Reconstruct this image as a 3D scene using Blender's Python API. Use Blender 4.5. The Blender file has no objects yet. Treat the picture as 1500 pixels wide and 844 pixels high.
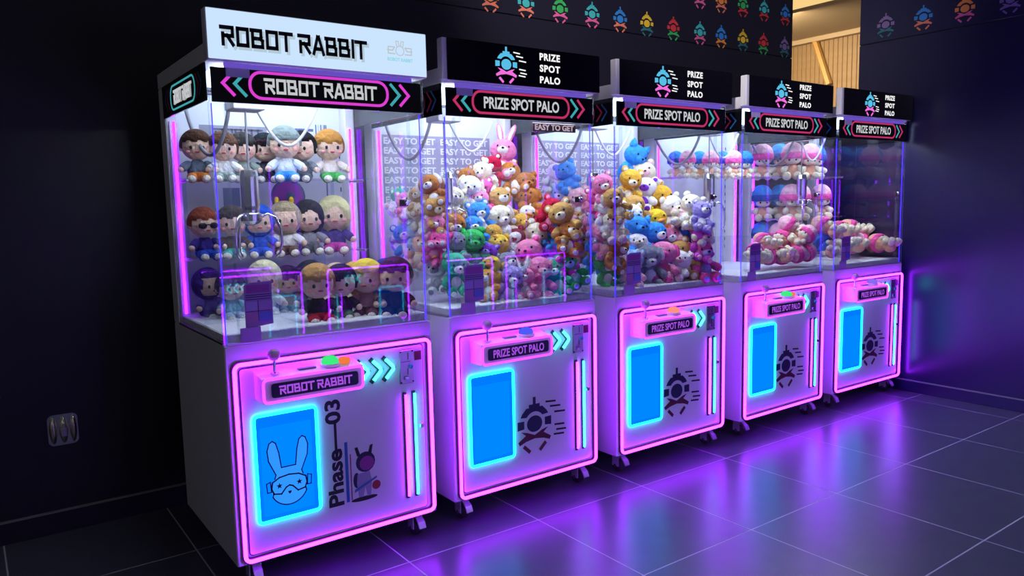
import bpy, math, random
from mathutils import Matrix, Vector
random.seed(7)
S = bpy.context.scene
COL = S.collection

# ---------------------------------------------------------------- camera
F_PX, CX, CY, CZ = 1115.6, -0.6915, -2.637, 1.353
YAW, PIT, ROL = -0.6242, -0.1116, -0.0211
fwd = Vector((-math.sin(YAW)*math.cos(PIT), math.cos(YAW)*math.cos(PIT), math.sin(PIT)))
r0 = Vector((math.cos(YAW), math.sin(YAW), 0)); u0 = r0.cross(fwd)
RT = r0*math.cos(ROL) + u0*math.sin(ROL); UP = u0*math.cos(ROL) - r0*math.sin(ROL)
CAM = Vector((CX, CY, CZ))
cd = bpy.data.cameras.new('camera'); cam = bpy.data.objects.new('camera', cd); COL.objects.link(cam)
cd.sensor_width = 36; cd.lens = F_PX/1500*36; cd.clip_end = 60; cd.clip_start = 0.02
cam.matrix_world = Matrix((( RT.x, UP.x, -fwd.x, CX), (RT.y, UP.y, -fwd.y, CY), (RT.z, UP.z, -fwd.z, CZ), (0, 0, 0, 1)))
S.camera = cam
def ray(px, py): return fwd + RT*((px-750)/F_PX) + UP*((422-py)/F_PX)
def on_y(px, py, y): v = ray(px, py); return CAM + v*((y-CY)/v.y)
def on_x(px, py, x): v = ray(px, py); return CAM + v*((x-CX)/v.x)
def on_plane(px, py, p, n):
    v = ray(px, py); return CAM + v*((p-CAM).dot(n)/v.dot(n))
def depth(P): return (P-CAM).dot(fwd)

# ---------------------------------------------------------------- world, exposure
w = bpy.data.worlds.new('world'); S.world = w; w.use_nodes = True
w.node_tree.nodes['Background'].inputs[0].default_value = (0.78, 0.80, 1.0, 1)
w.node_tree.nodes['Background'].inputs[1].default_value = 0.05
vs = S.view_settings; vs.view_transform = 'Standard'; vs.look = 'None'; vs.gamma = 1; vs.use_curve_mapping = False
vs.exposure = 0.0
S.cycles.transparent_max_bounces = 40
S.cycles.max_bounces = 10

# ---------------------------------------------------------------- ceiling track spot aimed at the wall decals
sl = bpy.data.lights.new('track_spot', 'SPOT'); sl.energy = 320; sl.spot_size = math.radians(62); sl.spot_blend = .8; sl.shadow_soft_size = .06; sl.color = (1, .95, .92)
so = bpy.data.objects.new('track_spot', sl); COL.objects.link(so); so.location = (.7, -1.2, 3.1)
so.rotation_euler = (Vector((3.3, 1.03, 2.62))-so.location).to_track_quat('-Z', 'Y').to_euler()

ml_ = bpy.data.lights.new('mall_lamp', 'AREA'); ml_.energy = 9; ml_.size = 1.6; ml_.color = (1, .86, .70)
mo = bpy.data.objects.new('mall_lamp', ml_); COL.objects.link(mo); mo.location = (-4.0, -5.2, 3.2)
mo.rotation_euler = (Vector((-.4, 1, .6))-mo.location).to_track_quat('-Z', 'Y').to_euler()

# ---------------------------------------------------------------- materials
MATS = {}
def lin(c):
    return tuple((x/12.92 if x <= .04045 else ((x+.055)/1.055)**2.4) for x in c)
def hexc(h): return lin(tuple(int(h[i:i+2], 16)/255 for i in (0, 2, 4)))
def pbr(name, col, rough=0.5, metal=0.0, bump=None, noise=None, coat=0.0, spec=0.5):
    if name in MATS: return MATS[name]
    m = bpy.data.materials.new(name); m.use_nodes = True; nt = m.node_tree; b = nt.nodes['Principled BSDF']
    b.inputs['Base Color'].default_value = (*col, 1); b.inputs['Roughness'].default_value = rough
    b.inputs['Metallic'].default_value = metal; b.inputs['Coat Weight'].default_value = coat
    b.inputs['Specular IOR Level'].default_value = spec
    if bump or noise:
        tc = nt.nodes.new('ShaderNodeTexCoord')
    if bump:
        n = nt.nodes.new('ShaderNodeTexNoise'); n.inputs['Scale'].default_value = bump[0]; n.inputs['Detail'].default_value = 4
        nt.links.new(tc.outputs['Object'], n.inputs['Vector'])
        bp = nt.nodes.new('ShaderNodeBump'); bp.inputs['Strength'].default_value = bump[1]; bp.inputs['Distance'].default_value = bump[2]
        nt.links.new(n.outputs['Fac'], bp.inputs['Height']); nt.links.new(bp.outputs['Normal'], b.inputs['Normal'])
    if noise:
        n = nt.nodes.new('ShaderNodeTexNoise'); n.inputs['Scale'].default_value = noise[0]; n.inputs['Detail'].default_value = 5
        nt.links.new(tc.outputs['Object'], n.inputs['Vector'])
        mx = nt.nodes.new('ShaderNodeMix'); mx.data_type = 'RGBA'
        mx.inputs['A'].default_value = (*col, 1); mx.inputs['B'].default_value = (*noise[1], 1)
        nt.links.new(n.outputs['Fac'], mx.inputs['Factor']); nt.links.new(mx.outputs['Result'], b.inputs['Base Color'])
    MATS[name] = m; return m
def emit(name, col, s=1.0):
    if name in MATS: return MATS[name]
    m = bpy.data.materials.new(name); m.use_nodes = True; nt = m.node_tree; nt.nodes.clear()
    e = nt.nodes.new('ShaderNodeEmission'); e.inputs[0].default_value = (*col, 1); e.inputs[1].default_value = s
    o = nt.nodes.new('ShaderNodeOutputMaterial'); nt.links.new(e.outputs[0], o.inputs[0]); MATS[name] = m; return m
def glass(name, tint=(1, 1, 1), refl=0.05, amt=1.0):
    if name in MATS: return MATS[name]
    m = bpy.data.materials.new(name); m.use_nodes = True; nt = m.node_tree; nt.nodes.clear()
    t = nt.nodes.new('ShaderNodeBsdfTransparent'); t.inputs[0].default_value = (*tint, 1)
    g = nt.nodes.new('ShaderNodeBsdfGlossy'); g.inputs['Roughness'].default_value = 0.015
    lw = nt.nodes.new('ShaderNodeLayerWeight'); lw.inputs[0].default_value = 0.5
    p = nt.nodes.new('ShaderNodeMath'); p.operation = 'POWER'; p.inputs[1].default_value = 5
    ml = nt.nodes.new('ShaderNodeMath'); ml.operation = 'MULTIPLY_ADD'; ml.inputs[1].default_value = 0.5*amt; ml.inputs[2].default_value = refl
    nt.links.new(lw.outputs['Facing'], p.inputs[0]); nt.links.new(p.outputs[0], ml.inputs[0])
    mx = nt.nodes.new('ShaderNodeMixShader'); nt.links.new(ml.outputs[0], mx.inputs[0]); nt.links.new(t.outputs[0], mx.inputs[1]); nt.links.new(g.outputs[0], mx.inputs[2])
    o = nt.nodes.new('ShaderNodeOutputMaterial'); nt.links.new(mx.outputs[0], o.inputs[0]); MATS[name] = m; return m

WHITE = pbr('white_powder_coat', (0.78, 0.77, 0.80), 0.38, bump=(90, .05, .002))
PANEL = pbr('white_door_lacquer', (0.88, 0.88, 0.90), 0.30)
BLACK = pbr('gloss_black_acrylic', (0.006, 0.006, 0.01), 0.08, spec=0.5)
BLACKM = pbr('matt_black_plastic', (0.012, 0.012, 0.016), 0.5)
GREY = pbr('grey_plastic', (0.25, 0.25, 0.28), 0.45)
CHROME = pbr('chrome', (0.78, 0.78, 0.8), 0.16, 1.0)
STEEL = pbr('brushed_steel', (0.55, 0.54, 0.53), 0.33, 1.0, bump=(160, .08, .001))
ZINC = pbr('zinc_plate', (.62, .62, .66), .28, .6)
RUBBER = pbr('black_rubber', (0.02, 0.02, 0.022), 0.6)
GLASS = glass('clear_glass', (0.985, 0.99, 0.99), 0.035)
ACRYL = glass('clear_acrylic', (0.93, 0.95, 0.98), 0.06)
PINK = emit('neon_pink', (9.0, 0.30, 30.0), 1.0)
CHAN = pbr('maroon_channel', (0.05, 0.004, 0.03), 0.5)
PINKC = emit('neon_pink_console', (1.9, 0.13, 3.0), 1.0)
CYAN = emit('neon_cyan', (0.04, 4.0, 7.0), 1.0)
CYANB = emit('neon_cyan_bar', (0.25, 5.5, 6.0), 1.0)
VIOLET = emit('led_violet_pink', (4.5, 0.15, 16.0), 1.0)
EDGEV = emit('led_violet_edge', (0.14, 0.045, 4.0), 1.0)
CEIL = emit('led_panel_white', (0.64, 0.78, 1.0), 5.0)
SIGNW = emit('lightbox_white', (0.60, 0.78, 1.0), 1.0)
LWHITE = emit('lit_white_lettering', (1, 1, 1), 0.95)
LCYAN = emit('lit_cyan_logo', (0.10, 0.52, 0.80), 1.0)
LPINK = emit('lit_pink_logo', (0.86, 0.16, 0.70), 1.0)
PRWHITE = pbr('white_print', (0.75, 0.75, 0.75), 0.4)
BWHITE = emit('backlit_white_lettering', (.55, .56, .58), 1.0)
BPINK = emit('backlit_pink_mark', (.50, .03, .13), 1.0)
BMAG = emit('backlit_magenta_mark', (.70, .05, .62), 1.0)
BTEAL = emit('backlit_teal_mark', (.05, .36, .40), 1.0)
PRPINK = pbr('pink_print', (0.75, 0.03, 0.14), 0.4)
PRMAG = pbr('magenta_print', (0.80, 0.05, 0.62), 0.4)
PRTEAL = pbr('teal_print', (0.08, 0.55, 0.55), 0.4)
PRBLUE = pbr('blue_print', (0.03, 0.20, 0.50), 0.4)
PRVIO = emit('violet_backlit_letters', (0.38, 0.08, 0.75), 1.0)
INK = pbr('black_ink', (0.008, 0.008, 0.014), 0.45)
INKN = pbr('navy_ink', (0.012, 0.014, 0.075), 0.45)
INKR = pbr('maroon_ink', (0.12, 0.006, 0.03), 0.45)
FLAP = emit('backlit_blue_flap', (0.0, 0.20, 1.5), 1.0)
FLUFF = pbr('white_fluff', (0.75, 0.76, 0.78), 0.9, bump=(60, .9, .01))
LAV = emit('violet_glow_ledge', (0.13, 0.075, 0.52), 1.0)  # violet light on the header ledge, put into its own emission
SHELFG = glass('shelf_glass', (0.95, 0.96, 0.98), 0.06)

# ---------------------------------------------------------------- mesh builder
class MB:
    def __init__(s): s.v = []; s.f = []
    def box(s, x0, x1, y0, y1, z0, z1):
        b = len(s.v); s.v += [(x, y, z) for z in (z0, z1) for y in (y0, y1) for x in (x0, x1)]
        s.f += [tuple(b+i for i in q) for q in ((0, 2, 3, 1), (4, 5, 7, 6), (0, 1, 5, 4), (2, 6, 7, 3), (0, 4, 6, 2), (1, 3, 7, 5))]; return s
    def rbox(s, x0, x1, y0, y1, z0, z1, c=.004):
        # box with chamfered edges
        b = len(s.v)
        pts = []
        for z, i in ((z0, c), (z0+c, 0), (z1-c, 0), (z1, c)):
            d = c
            ring = [(x0+i+d, y0+i), (x1-i-d, y0+i), (x1-i, y0+i+d), (x1-i, y1-i-d), (x1-i-d, y1-i), (x0+i+d, y1-i), (x0+i, y1-i-d), (x0+i, y0+i+d)]
            pts += [(x, y, z) for x, y in ring]
        s.v += pts
        for k in range(3):
            for j in range(8):
                a = b+k*8+j; e = b+k*8+(j+1) % 8; s.f.append((a, e, e+8, a+8))
        s.f.append(tuple(b+j for j in reversed(range(8)))); s.f.append(tuple(b+24+j for j in range(8))); return s
    def poly(s, pts, t=.001, z=0.0):
        # polygon in local x,y extruded along +z
        b = len(s.v); n = len(pts)
        a = sum(pts[i][0]*pts[(i+1) % n][1]-pts[(i+1) % n][0]*pts[i][1] for i in range(n))
        if a < 0: pts = pts[::-1]
        s.v += [(x, y, z) for x, y in pts] + [(x, y, z+t) for x, y in pts]
        s.f.append(tuple(b+i for i in reversed(range(n)))); s.f.append(tuple(b+n+i for i in range(n)))
        for i in range(n): j = (i+1) % n; s.f.append((b+i, b+j, b+n+j, b+n+i))
        return s
    def stroke(s, pts, wd, t=.001, z=0.0, cap=True):
        for (x0, y0), (x1, y1) in zip(pts, pts[1:]):
            L = math.hypot(x1-x0, y1-y0) or 1e-9; dx, dy = (x1-x0)/L, (y1-y0)/L; h = wd/2
            e = h if cap else 0
            s.poly([(x0-dx*e-dy*h, y0-dy*e+dx*h), (x0-dx*e+dy*h, y0-dy*e-dx*h), (x1+dx*e+dy*h, y1+dy*e-dx*h), (x1+dx*e-dy*h, y1+dy*e+dx*h)], t, z)
        return s
    def tube(s, pts, r, n=8, closed=False, cap=True):
        P = [Vector(p) for p in pts]; m = len(P); b = len(s.v); N = None
        R = r if isinstance(r, (list, tuple)) else [r]*m
        for i in range(m):
            if closed: T = (P[(i+1) % m]-P[i-1])
            else: T = P[min(i+1, m-1)]-P[max(i-1, 0)]
            T.normalize()
            if N is None:
                N = T.orthogonal().normalized()
            N = (N-T*N.dot(T)).normalized(); B = T.cross(N)
            for k in range(n):
                a = 2*math.pi*k/n; q = P[i]+(N*math.cos(a)+B*math.sin(a))*R[i]; s.v.append(tuple(q))
        for i in range(m if closed else m-1):
            j = (i+1) % m
            for k in range(n):
                l = (k+1) % n; s.f.append((b+i*n+k, b+i*n+l, b+j*n+l, b+j*n+k))
        if not closed and cap:
            s.f.append(tuple(b+k for k in reversed(range(n)))); s.f.append(tuple(b+(m-1)*n+k for k in range(n)))
        return s
    def lathe(s, prof, c=(0, 0, 0), n=16, axis='z'):
        b = len(s.v); m = len(prof)
        for r, h in prof:
            for k in range(n):
                a = 2*math.pi*k/n; p = (r*math.cos(a), r*math.sin(a), h)
                if axis == 'y': p = (p[0], -p[2], p[1])
                if axis == 'x': p = (p[2], p[0], p[1])
                s.v.append((p[0]+c[0], p[1]+c[1], p[2]+c[2]))
        for i in range(m-1):
            for k in range(n):
                l = (k+1) % n; s.f.append((b+i*n+k, b+i*n+l, b+(i+1)*n+l, b+(i+1)*n+k))
        s.f.append(tuple(b+k for k in reversed(range(n)))); s.f.append(tuple(b+(m-1)*n+k for k in range(n))); return s
    def ball(s, c, rad, nu=14, nv=9, fn=None):
        rx, ry, rz = rad if isinstance(rad, (list, tuple)) else (rad,)*3
        prof = []; b = len(s.v)
        for i in range(nv+1):
            th = math.pi*i/nv
            for k in range(nu):
                a = 2*math.pi*k/nu
                d = Vector((math.sin(th)*math.cos(a), math.sin(th)*math.sin(a), math.cos(th)))
                q = fn(d) if fn else d
                s.v.append((c[0]+q[0]*rx, c[1]+q[1]*ry, c[2]+q[2]*rz))
        for i in range(nv):
            for k in range(nu):
                l = (k+1) % nu; s.f.append((b+i*nu+k, b+(i+1)*nu+k, b+(i+1)*nu+l, b+i*nu+l))
        return s
    def mesh(s, name, smooth=False):
        me = bpy.data.meshes.new(name); me.from_pydata(s.v, [], s.f); me.validate(clean_customdata=False)
        if smooth: me.shade_smooth()
        me.update(); return me
    def build(s, name, mat, parent=None, loc=(0, 0, 0), rot=(0, 0, 0), smooth=False):
        return mk(name, s.mesh(name, smooth), mat, parent, loc, rot)
def mk(name, me, mat, parent=None, loc=(0, 0, 0), rot=(0, 0, 0), objmat=False):
    o = bpy.data.objects.new(name, me); COL.objects.link(o); o.parent = parent
    o.location = loc; o.rotation_euler = rot
    if objmat:
        if not me.materials: me.materials.append(None)
        o.material_slots[0].link = 'OBJECT'; o.material_slots[0].material = mat
    elif mat and not me.materials: me.materials.append(mat)
    return o
def empty(name, loc=(0, 0, 0), rz=0, label=None, cat=None, group=None):
    o = bpy.data.objects.new(name, None); COL.objects.link(o); o.location = loc; o.rotation_euler = (0, 0, rz); o.empty_display_size = .1
    tag(o, label, cat, group); return o
def tag(o, label=None, cat=None, group=None, kind=None):
    if label: o['label'] = label
    if cat: o['category'] = cat
    if group: o['group'] = group
    if kind: o['kind'] = kind
    return o
HP = math.pi/2
FR = (HP, 0, 0)            # drawing plane facing -y
LF = (HP, 0, -HP)          # drawing plane facing -x
RTX = (HP, 0, HP)          # drawing plane facing +x
def rrect(x0, x1, y0, y1, r, n=5):
    pts = []
    for cx, cy, a0 in ((x1-r, y1-r, 0), (x0+r, y1-r, HP), (x0+r, y0+r, 2*HP), (x1-r, y0+r, 3*HP)):
        for k in range(n+1):
            a = a0+HP*k/n; pts.append((cx+r*math.cos(a), cy+r*math.sin(a)))
    return pts
TXT = {}
def text_mesh(body, bold=0.0, space=1.0):
    key = (body, bold, space)
    if key in TXT: return TXT[key]
    cu = bpy.data.curves.new('lettering', 'FONT'); cu.body = body; cu.size = 1; cu.extrude = .004; cu.offset = bold
    cu.space_character = space; cu.resolution_u = 3
    o = bpy.data.objects.new('lettering', cu); COL.objects.link(o)
    dg = bpy.context.evaluated_depsgraph_get(); me = bpy.data.meshes.new_from_object(o.evaluated_get(dg))
    bpy.data.objects.remove(o); bpy.data.curves.remove(cu)
    xs = [v.co.x for v in me.vertices]; ys = [v.co.y for v in me.vertices]
    a, b, c, d = min(xs), max(xs), min(ys), max(ys)
    for v in me.vertices: v.co.x = (v.co.x-a)/(b-a); v.co.y = (v.co.y-c)/(d-c)
    TXT[key] = me; return me
def text(name, body, mat, parent, x0, x1, z0, z1, off, bold=.02, rot=FR, space=1.0):
    # lettering filling the box x0..x1, z0..z1 of a drawing plane; off = (fixed coordinate along the normal)
    me = text_mesh(body, bold, space).copy(); me.materials.clear()
    for v in me.vertices: v.co.x = x0+v.co.x*(x1-x0); v.co.y = z0+v.co.y*(z1-z0); v.co.z *= .1
    return mk(name, me, mat, parent, off, rot)
GL = {'R': [[(.1, 4.5), (3.6, 4.5), (3.6, 2.5), (.6, 2.5)], [(.6, 2.9), (.6, .45)], [(1.9, 2.5), (3.6, .4)]],
      'O': [[(.5, .5), (.5, 4.5), (3.6, 4.5), (3.6, .5), (.5, .5)]],
      'B': [[(.1, 4.5), (3.2, 4.5), (3.2, 2.9), (2.9, 2.5), (3.6, 2.0), (3.6, .5), (.5, .5), (.5, 2.5), (2.9, 2.5)], [(.5, 3.3), (.5, 4.5)]],
      'T': [[(.1, 4.5), (3.9, 4.5)], [(2, 4.5), (2, .4)]],
      'A': [[(.4, .3), (1.9, 4.6), (2.3, 4.6), (3.8, .3)], [(1.1, 1.5), (3.0, 1.5)]],
      'I': [[(.5, .4), (.5, 4.6)]], ' ': []}
def block_text(name, body, mat, parent, x0, x1, z0, z1, off, rot=FR, wd=.95):
    adv = {'I': 1.5, ' ': 1.6}; total = sum(adv.get(c, 4.7) for c in body)-.6
    sx = (x1-x0)/total; sz = (z1-z0)/5; m = MB(); x = 0
    for c in body:
        for st in GL[c]: m.stroke([(x+a, b) for a, b in st], wd, .0012)
        x += adv.get(c, 4.7)
    m.v = [(x0+a*sx, z0+b*sz, c) for a, b, c in m.v]
    return m.build(name, mat, parent, off, rot)

# claw-robot emblem, unit radius about 1
def arc(r, a0, a1, n=12, sx=1.0, cy=0.0):
    return [(r*sx*math.cos(math.radians(a0+(a1-a0)*i/n)), cy+r*math.sin(math.radians(a0+(a1-a0)*i/n))) for i in range(n+1)]
def logo_top(t=.002):
    m = MB()
    m.poly([(-.06, .68), (.06, .68), (.06, .98), (-.06, .98)], t)
    m.poly([(.62, .30), (.55, .42), (.36, .60), (.24, .60), (.24, .72), (-.24, .72), (-.24, .60), (-.36, .60), (-.55, .42), (-.62, .30)] +
           [(-.43, .28)] + arc(.45, 142, 38, 10) + [(.43, .28)], t)
    m.poly(arc(.30, 0, 345, 22, 1.14), t)
    for s in (-1, 1):
        m.poly([(s*.47, -.12), (s*.76, -.15), (s*.76, .17), (s*.47, .16)], t)
    return m
def logo_claw(t=.002):
    m = MB()
    m.poly([(-.60, -.22), (-.34, -.28), (0, -.42), (.34, -.28), (.60, -.22), (.40, -.38), (.74, -.58), (.68, -.70), (.40, -.60), (0, -.54), (-.40, -.60), (-.68, -.70), (-.74, -.58), (-.40, -.38)], t)
    for s in (-1, 1): m.stroke([(s*.50, -.76), (s*.22, -1.02)], .13, t, cap=False)
    return m
LINES = ((.52, .98, .72), (.72, 1.20, .52), (.92, 1.42, .28), (.92, 1.38, -.20), (1.0, 1.46, -.40), (.88, 1.36, -.56))
def logo_line(k):
    def f(t):
        x0, x1, y = LINES[k]; return MB().stroke([(x0, y), (x1, y-.04)], .065, t, cap=False)
    return f
def emblem(parent, x, z, s, off_y, mtop, mclaw, mline=None, rot=FR, names=('emblem_head', 'emblem_claw', 'emblem_speed_line'), off=None):
    res = []
    for fn, mt, nm in [(logo_top, mtop, names[0]), (logo_claw, mclaw, names[1])] + [(logo_line(k), mline, names[2]) for k in range(6)]:
        if mt is None: continue
        m = fn(.0015/s); m.v = [(a*s, b*s, c*s) for a, b, c in m.v]
        res.append(m.build(nm, mt, parent, off if off else (x, off_y, z), rot))
    return res

# ---------------------------------------------------------------- structure: floor, walls
T = 0.622
TILE = pbr('dark_stone_tile', (0.062, 0.062, 0.090), 0.30, bump=(5, .06, .01), noise=(9, (0.095, 0.095, 0.130)), spec=0.8)
GROUT = pbr('grey_grout', (0.55, 0.53, 0.60), 0.6)
fl = tag(MB().box(-4.5, 4.7, -6.0, 1.12, -.06, -.0004).build('floor', GROUT), kind='structure')
tm = MB().rbox(0, T-.005, 0, T-.005, -.02, 0, .0008).mesh('tile')
for i in range(-7, 8):
    for j in range(-8, 4):
        x = -.03+T*i; y = -.771+T*j
        if y > .95 or x > 4.5: continue
        mk('tile', tm, TILE, fl, (x+.0025, y+.0025, 0))
WALL = pbr('black_gloss_wall', (0.014, 0.013, 0.055), 0.26, bump=(3, .03, .01))
WALLB = pbr('black_satin_wall', (0.012, 0.011, 0.024), 0.42)
SEAM = pbr('dark_seam', (0.03, 0.03, 0.035), 0.5)
TRIM = pbr('grey_trim', (0.22, 0.21, 0.22), 0.4)
WBY, WRX = 1.03, 4.535
wb = tag(MB().box(-4.5, 4.70, WBY+.012, WBY+.14, 0, 3.4).build('wall_back', SEAM), kind='structure')
MB().rbox(-4.5, 4.70, WBY, WBY+.012, 0, 2.428, .002).build('wall_panel', WALLB, wb)
MB().rbox(-4.5, 4.70, WBY, WBY+.012, 2.434, 3.4, .002).build('wall_panel', WALLB, wb)
wr = tag(MB().box(WRX+.012, WRX+.14, -6, .38, 0, 3.4).box(WRX+.012, WRX+.14, .38, 1.03, 0, 1.95).build('wall_right', SEAM), kind='structure')
MB().rbox(WRX, WRX+.012, -6, .38, 0, 2.393, .002).build('wall_panel', WALL, wr)
MB().rbox(WRX, WRX+.012, -6, .38, 2.399, 3.4, .002).build('wall_panel', WALL, wr)
MB().rbox(WRX, WRX+.012, .38, 1.03, 0, 1.95, .002).build('wall_panel', WALL, wr)
bb = tag(MB().rbox(-4.5, WRX, WBY-.016, WBY-.0005, 0, .090, .002).build('baseboard_back', WALLB), kind='structure')
MB().rbox(-4.5, WRX, WBY-.018, WBY-.0005, .0902, .0965, .001).build('trim_strip', TRIM, bb)
bb = tag(MB().rbox(WRX-.016, WRX-.0005, -6, WBY-.02, 0, .075, .002).build('baseboard_right', WALL), kind='structure')
MB().rbox(WRX-.018, WRX-.0005, -6, WBY-.02, .0752, .0815, .001).build('trim_strip', TRIM, bb)

# ---------------------------------------------------------------- hall seen through the gap at the corner
WOOD = pbr('oak_slat', (0.30, 0.20, 0.11), 0.5, noise=(14, (0.42, 0.30, 0.18)))
PLAST = pbr('warm_plaster', (0.55, 0.45, 0.32), 0.7)
hall = tag(MB().box(9.06, 9.2, 1.5, 6.0, 0, 3.5).build('wall_hall', PLAST), kind='structure')
sm = MB().rbox(9.0, 9.06, -.032, .032, 0, 3.48, .006).mesh('slat')
for k in range(22): mk('slat', sm, WOOD, hall, (0, 2.55+.075*k*.9, 0))
hc = tag(MB().box(6.6, 9.06, 1.5, 6.0, 3.5, 3.62).box(8.9, 9.06, 1.5, 6, 3.44, 3.5).build('ceiling_hall', PLAST), kind='structure')
MB().box(6.4, 6.6, 1.5, 6.0, 3.62, 4.6).build('soffit', PLAST, hc)
cl = MB().box(6.85, 7.28, 1.5, 6.0, 3.488, 3.499).build('cove_strip', emit('cove_warm', (1.0, .68, .26), .95), hc)
MB().box(6.6, 9.2, 1.5, 6.0, 4.1, 4.2).build('cove_top', PLAST, hc)
dl = empty('downlight', (7.6, 3.55, 3.497), 0, 'small recessed downlight in the warm hall ceiling beyond the wall', 'light')
MB().lathe([(.06, -.004), (.075, -.004), (.075, 0), (.06, 0)], n=20).build('trim_ring', PLAST, dl)
MB().lathe([(.058, -.003), (.058, 0)], n=20).build('lens', emit('warm_lens', (1, .8, .5), 8), dl)
P1, P2 = on_x(1193, 57, 8.96), on_x(1214, 124, 8.96)
MB2 = MB().tube([P1, P2], .045, 6)
tag(MB2.build('light_beam', pbr('honey_oak', (0.62, 0.38, 0.13), .45)), 'slanting honey-coloured wooden beam against the slatted hall wall', 'beam')
la = bpy.data.lights.new('hall_lamp', 'AREA'); la.energy = 120; la.color = (1, .74, .42); la.size = 1.2
lo = bpy.data.objects.new('hall_lamp', la); COL.objects.link(lo); lo.location = (7.4, 3.4, 3.44)
lo.rotation_euler = (0, math.radians(-40), 0)

# ---------------------------------------------------------------- claw machine
W, D, ZC, ZT, ZB = .803, .73, .890, 1.893, .10
def tube_rrect(x0, x1, z0, z1, r, y, rad, n=8):
    return MB().tube([(x, y, z) for x, z in rrect(x0, x1, z0, z1, r, 6)], rad, n, closed=True)
def chevron(x, z, w_, h, s=1): return [(x, z+h), (x+w_*s, z), (x, z-h)]

def band_graphics(parent, brand, L, off, rot, zc=1.765, side=False):
    # parent = band plate; drawing plane coordinates 0..L
    a, b = (BMAG, BTEAL) if brand == 'robot' else (BPINK, BTEAL)
    if side:
        a, b = (PRPINK, PRBLUE)
    m = MB(); x0, x1 = (.125*L/.78, .635*L/.78) if not side else (.14, L-.12)
    out = rrect(x0, x1, zc-.043, zc+.043, .040, 6); cyc = out+[out[0]]
    m.stroke(cyc, .0095 if not side else .006, .001); m.build('pill_outline', a if not (side and brand == 'robot') else BTEAL, parent, off, rot)
    cx = [(x1+.016, 1, b), (x1+.055, 1, a), (x0-.016, -1, b), (x0-.055, -1, a)]
    if side: cx = [(x1+.02, 1, a), (x1+.055, 1, b), (x0-.02, -1, a), (x0-.055, -1, b)]
    for x, s, mt in cx:
        MB().stroke(chevron(x, zc, .034, .036, s), .0105 if not side else .008, .001).build('arrow_mark', mt, parent, off, rot)
    if brand == 'robot': block_text('lettering', 'ROBOT RABBIT', BWHITE, parent, x0+.05, x1-.045, zc-.026, zc+.026, off, rot, .9)
    elif not side: text('lettering', 'PRIZE SPOT PALO', BWHITE, parent, x0+.055, x1-.055, zc-.024, zc+.024, off, .022, rot)

def caster(root, x, y, front=True):
    c = MB().rbox(x-.024, x+.024, y-.03, y+.03, .088, .0995, .002)
    c.box(x-.022, x-.018, y-.022, y+.022, .03, .089).box(x+.018, x+.022, y-.022, y+.022, .03, .089)
    o = c.build('caster', ZINC if front else STEEL, root)
    MB().lathe([(.008, -.0165), (.026, -.0165), (.031, -.010), (.031, .010), (.026, .0165), (.008, .0165)], (x, y, .0312), 18, 'x').build('wheel', RUBBER, o)
    MB().lathe([(.010, -.0235), (.010, .0235)], (x, y, .0312), 10, 'x').build('axle', CHROME, o)
    if front:
        m = MB(); n0 = [(-.013, -.028, .088), (.013, -.028, .088), (.016, -.054, .068), (.015, -.066, .046), (-.015, -.066, .046), (-.016, -.054, .068)]
        m.v = [(x+a, y+b, c_) for a, b, c_ in n0] + [(x+a, y+b+.004, c_-.005) for a, b, c_ in n0]
        m.f = [(0, 1, 2, 5), (5, 2, 3, 4), (6, 11, 8, 7), (11, 10, 9, 8)] + [(k, k+6, (k+1) % 6+6, (k+1) % 6) for k in range(6)]
        m.build('brake_lever', ZINC, o)

def claw_assembly(root, px, py, cable=True):
    rail = MB().rbox(.04, W-.04, py-.05, py-.03, 1.772, 1.786, .002).rbox(.04, W-.04, py+.03, py+.05, 1.772, 1.786, .002)
    rail.build('gantry_rail', pbr('dark_rail', (.16, .16, .19), .4, .6), root)
    g = MB().rbox(px-.06, px+.06, py-.055, py+.055, 1.715, 1.772, .004).build('claw_carriage', pbr('carriage_grey', (.42, .42, .46), .35, .3), root)
    MB().tube([(px, py, 1.715), (px, py, 1.50)], .004, 6).build('winch_cord', GREY, g)
    c = MB().lathe([(.012, 1.50), (.03, 1.495), (.034, 1.47), (.034, 1.36), (.030, 1.345), (.030, 1.335), (.040, 1.33), (.040, 1.305), (.028, 1.295), (.012, 1.29)], (px, py, 0), 18).build('claw', CHROME, root, smooth=False)
    for k in range(3):
        a = math.radians(-20+120*k); ca, sa = math.cos(a), math.sin(a)
        pts = [(.03, 1.315), (.06, 1.33), (.088, 1.315), (.105, 1.27), (.108, 1.22), (.098, 1.18), (.085, 1.165)]
        MB().tube([(px+r*ca, py+r*sa, z) for r, z in pts], [.005, .0055, .0055, .005, .005, .0045, .004], 8).build('prong', CHROME, c, smooth=True)
    if cable:
        m = MB(); pts = []
        for i in range(17):
            t = i/16; pts.append((px-.05-.09*t, py+.02+.28*t, 1.745-.20*math.sin(math.pi*t)**.8*(1-.15*t)))
        m.tube(pts, .0075, 8).build('cable_hose', GREY, root, smooth=True)
        pts = [(px+.05+.5*(W-px-.09)*2*i/16*.5, py+.05, 1.745-.15*math.sin(math.pi*i/16)) for i in range(17)]
        MB().tube(pts, .006, 8).build('cable_hose', pbr('white_cable', (.6, .6, .64), .5), root, smooth=True)

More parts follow.
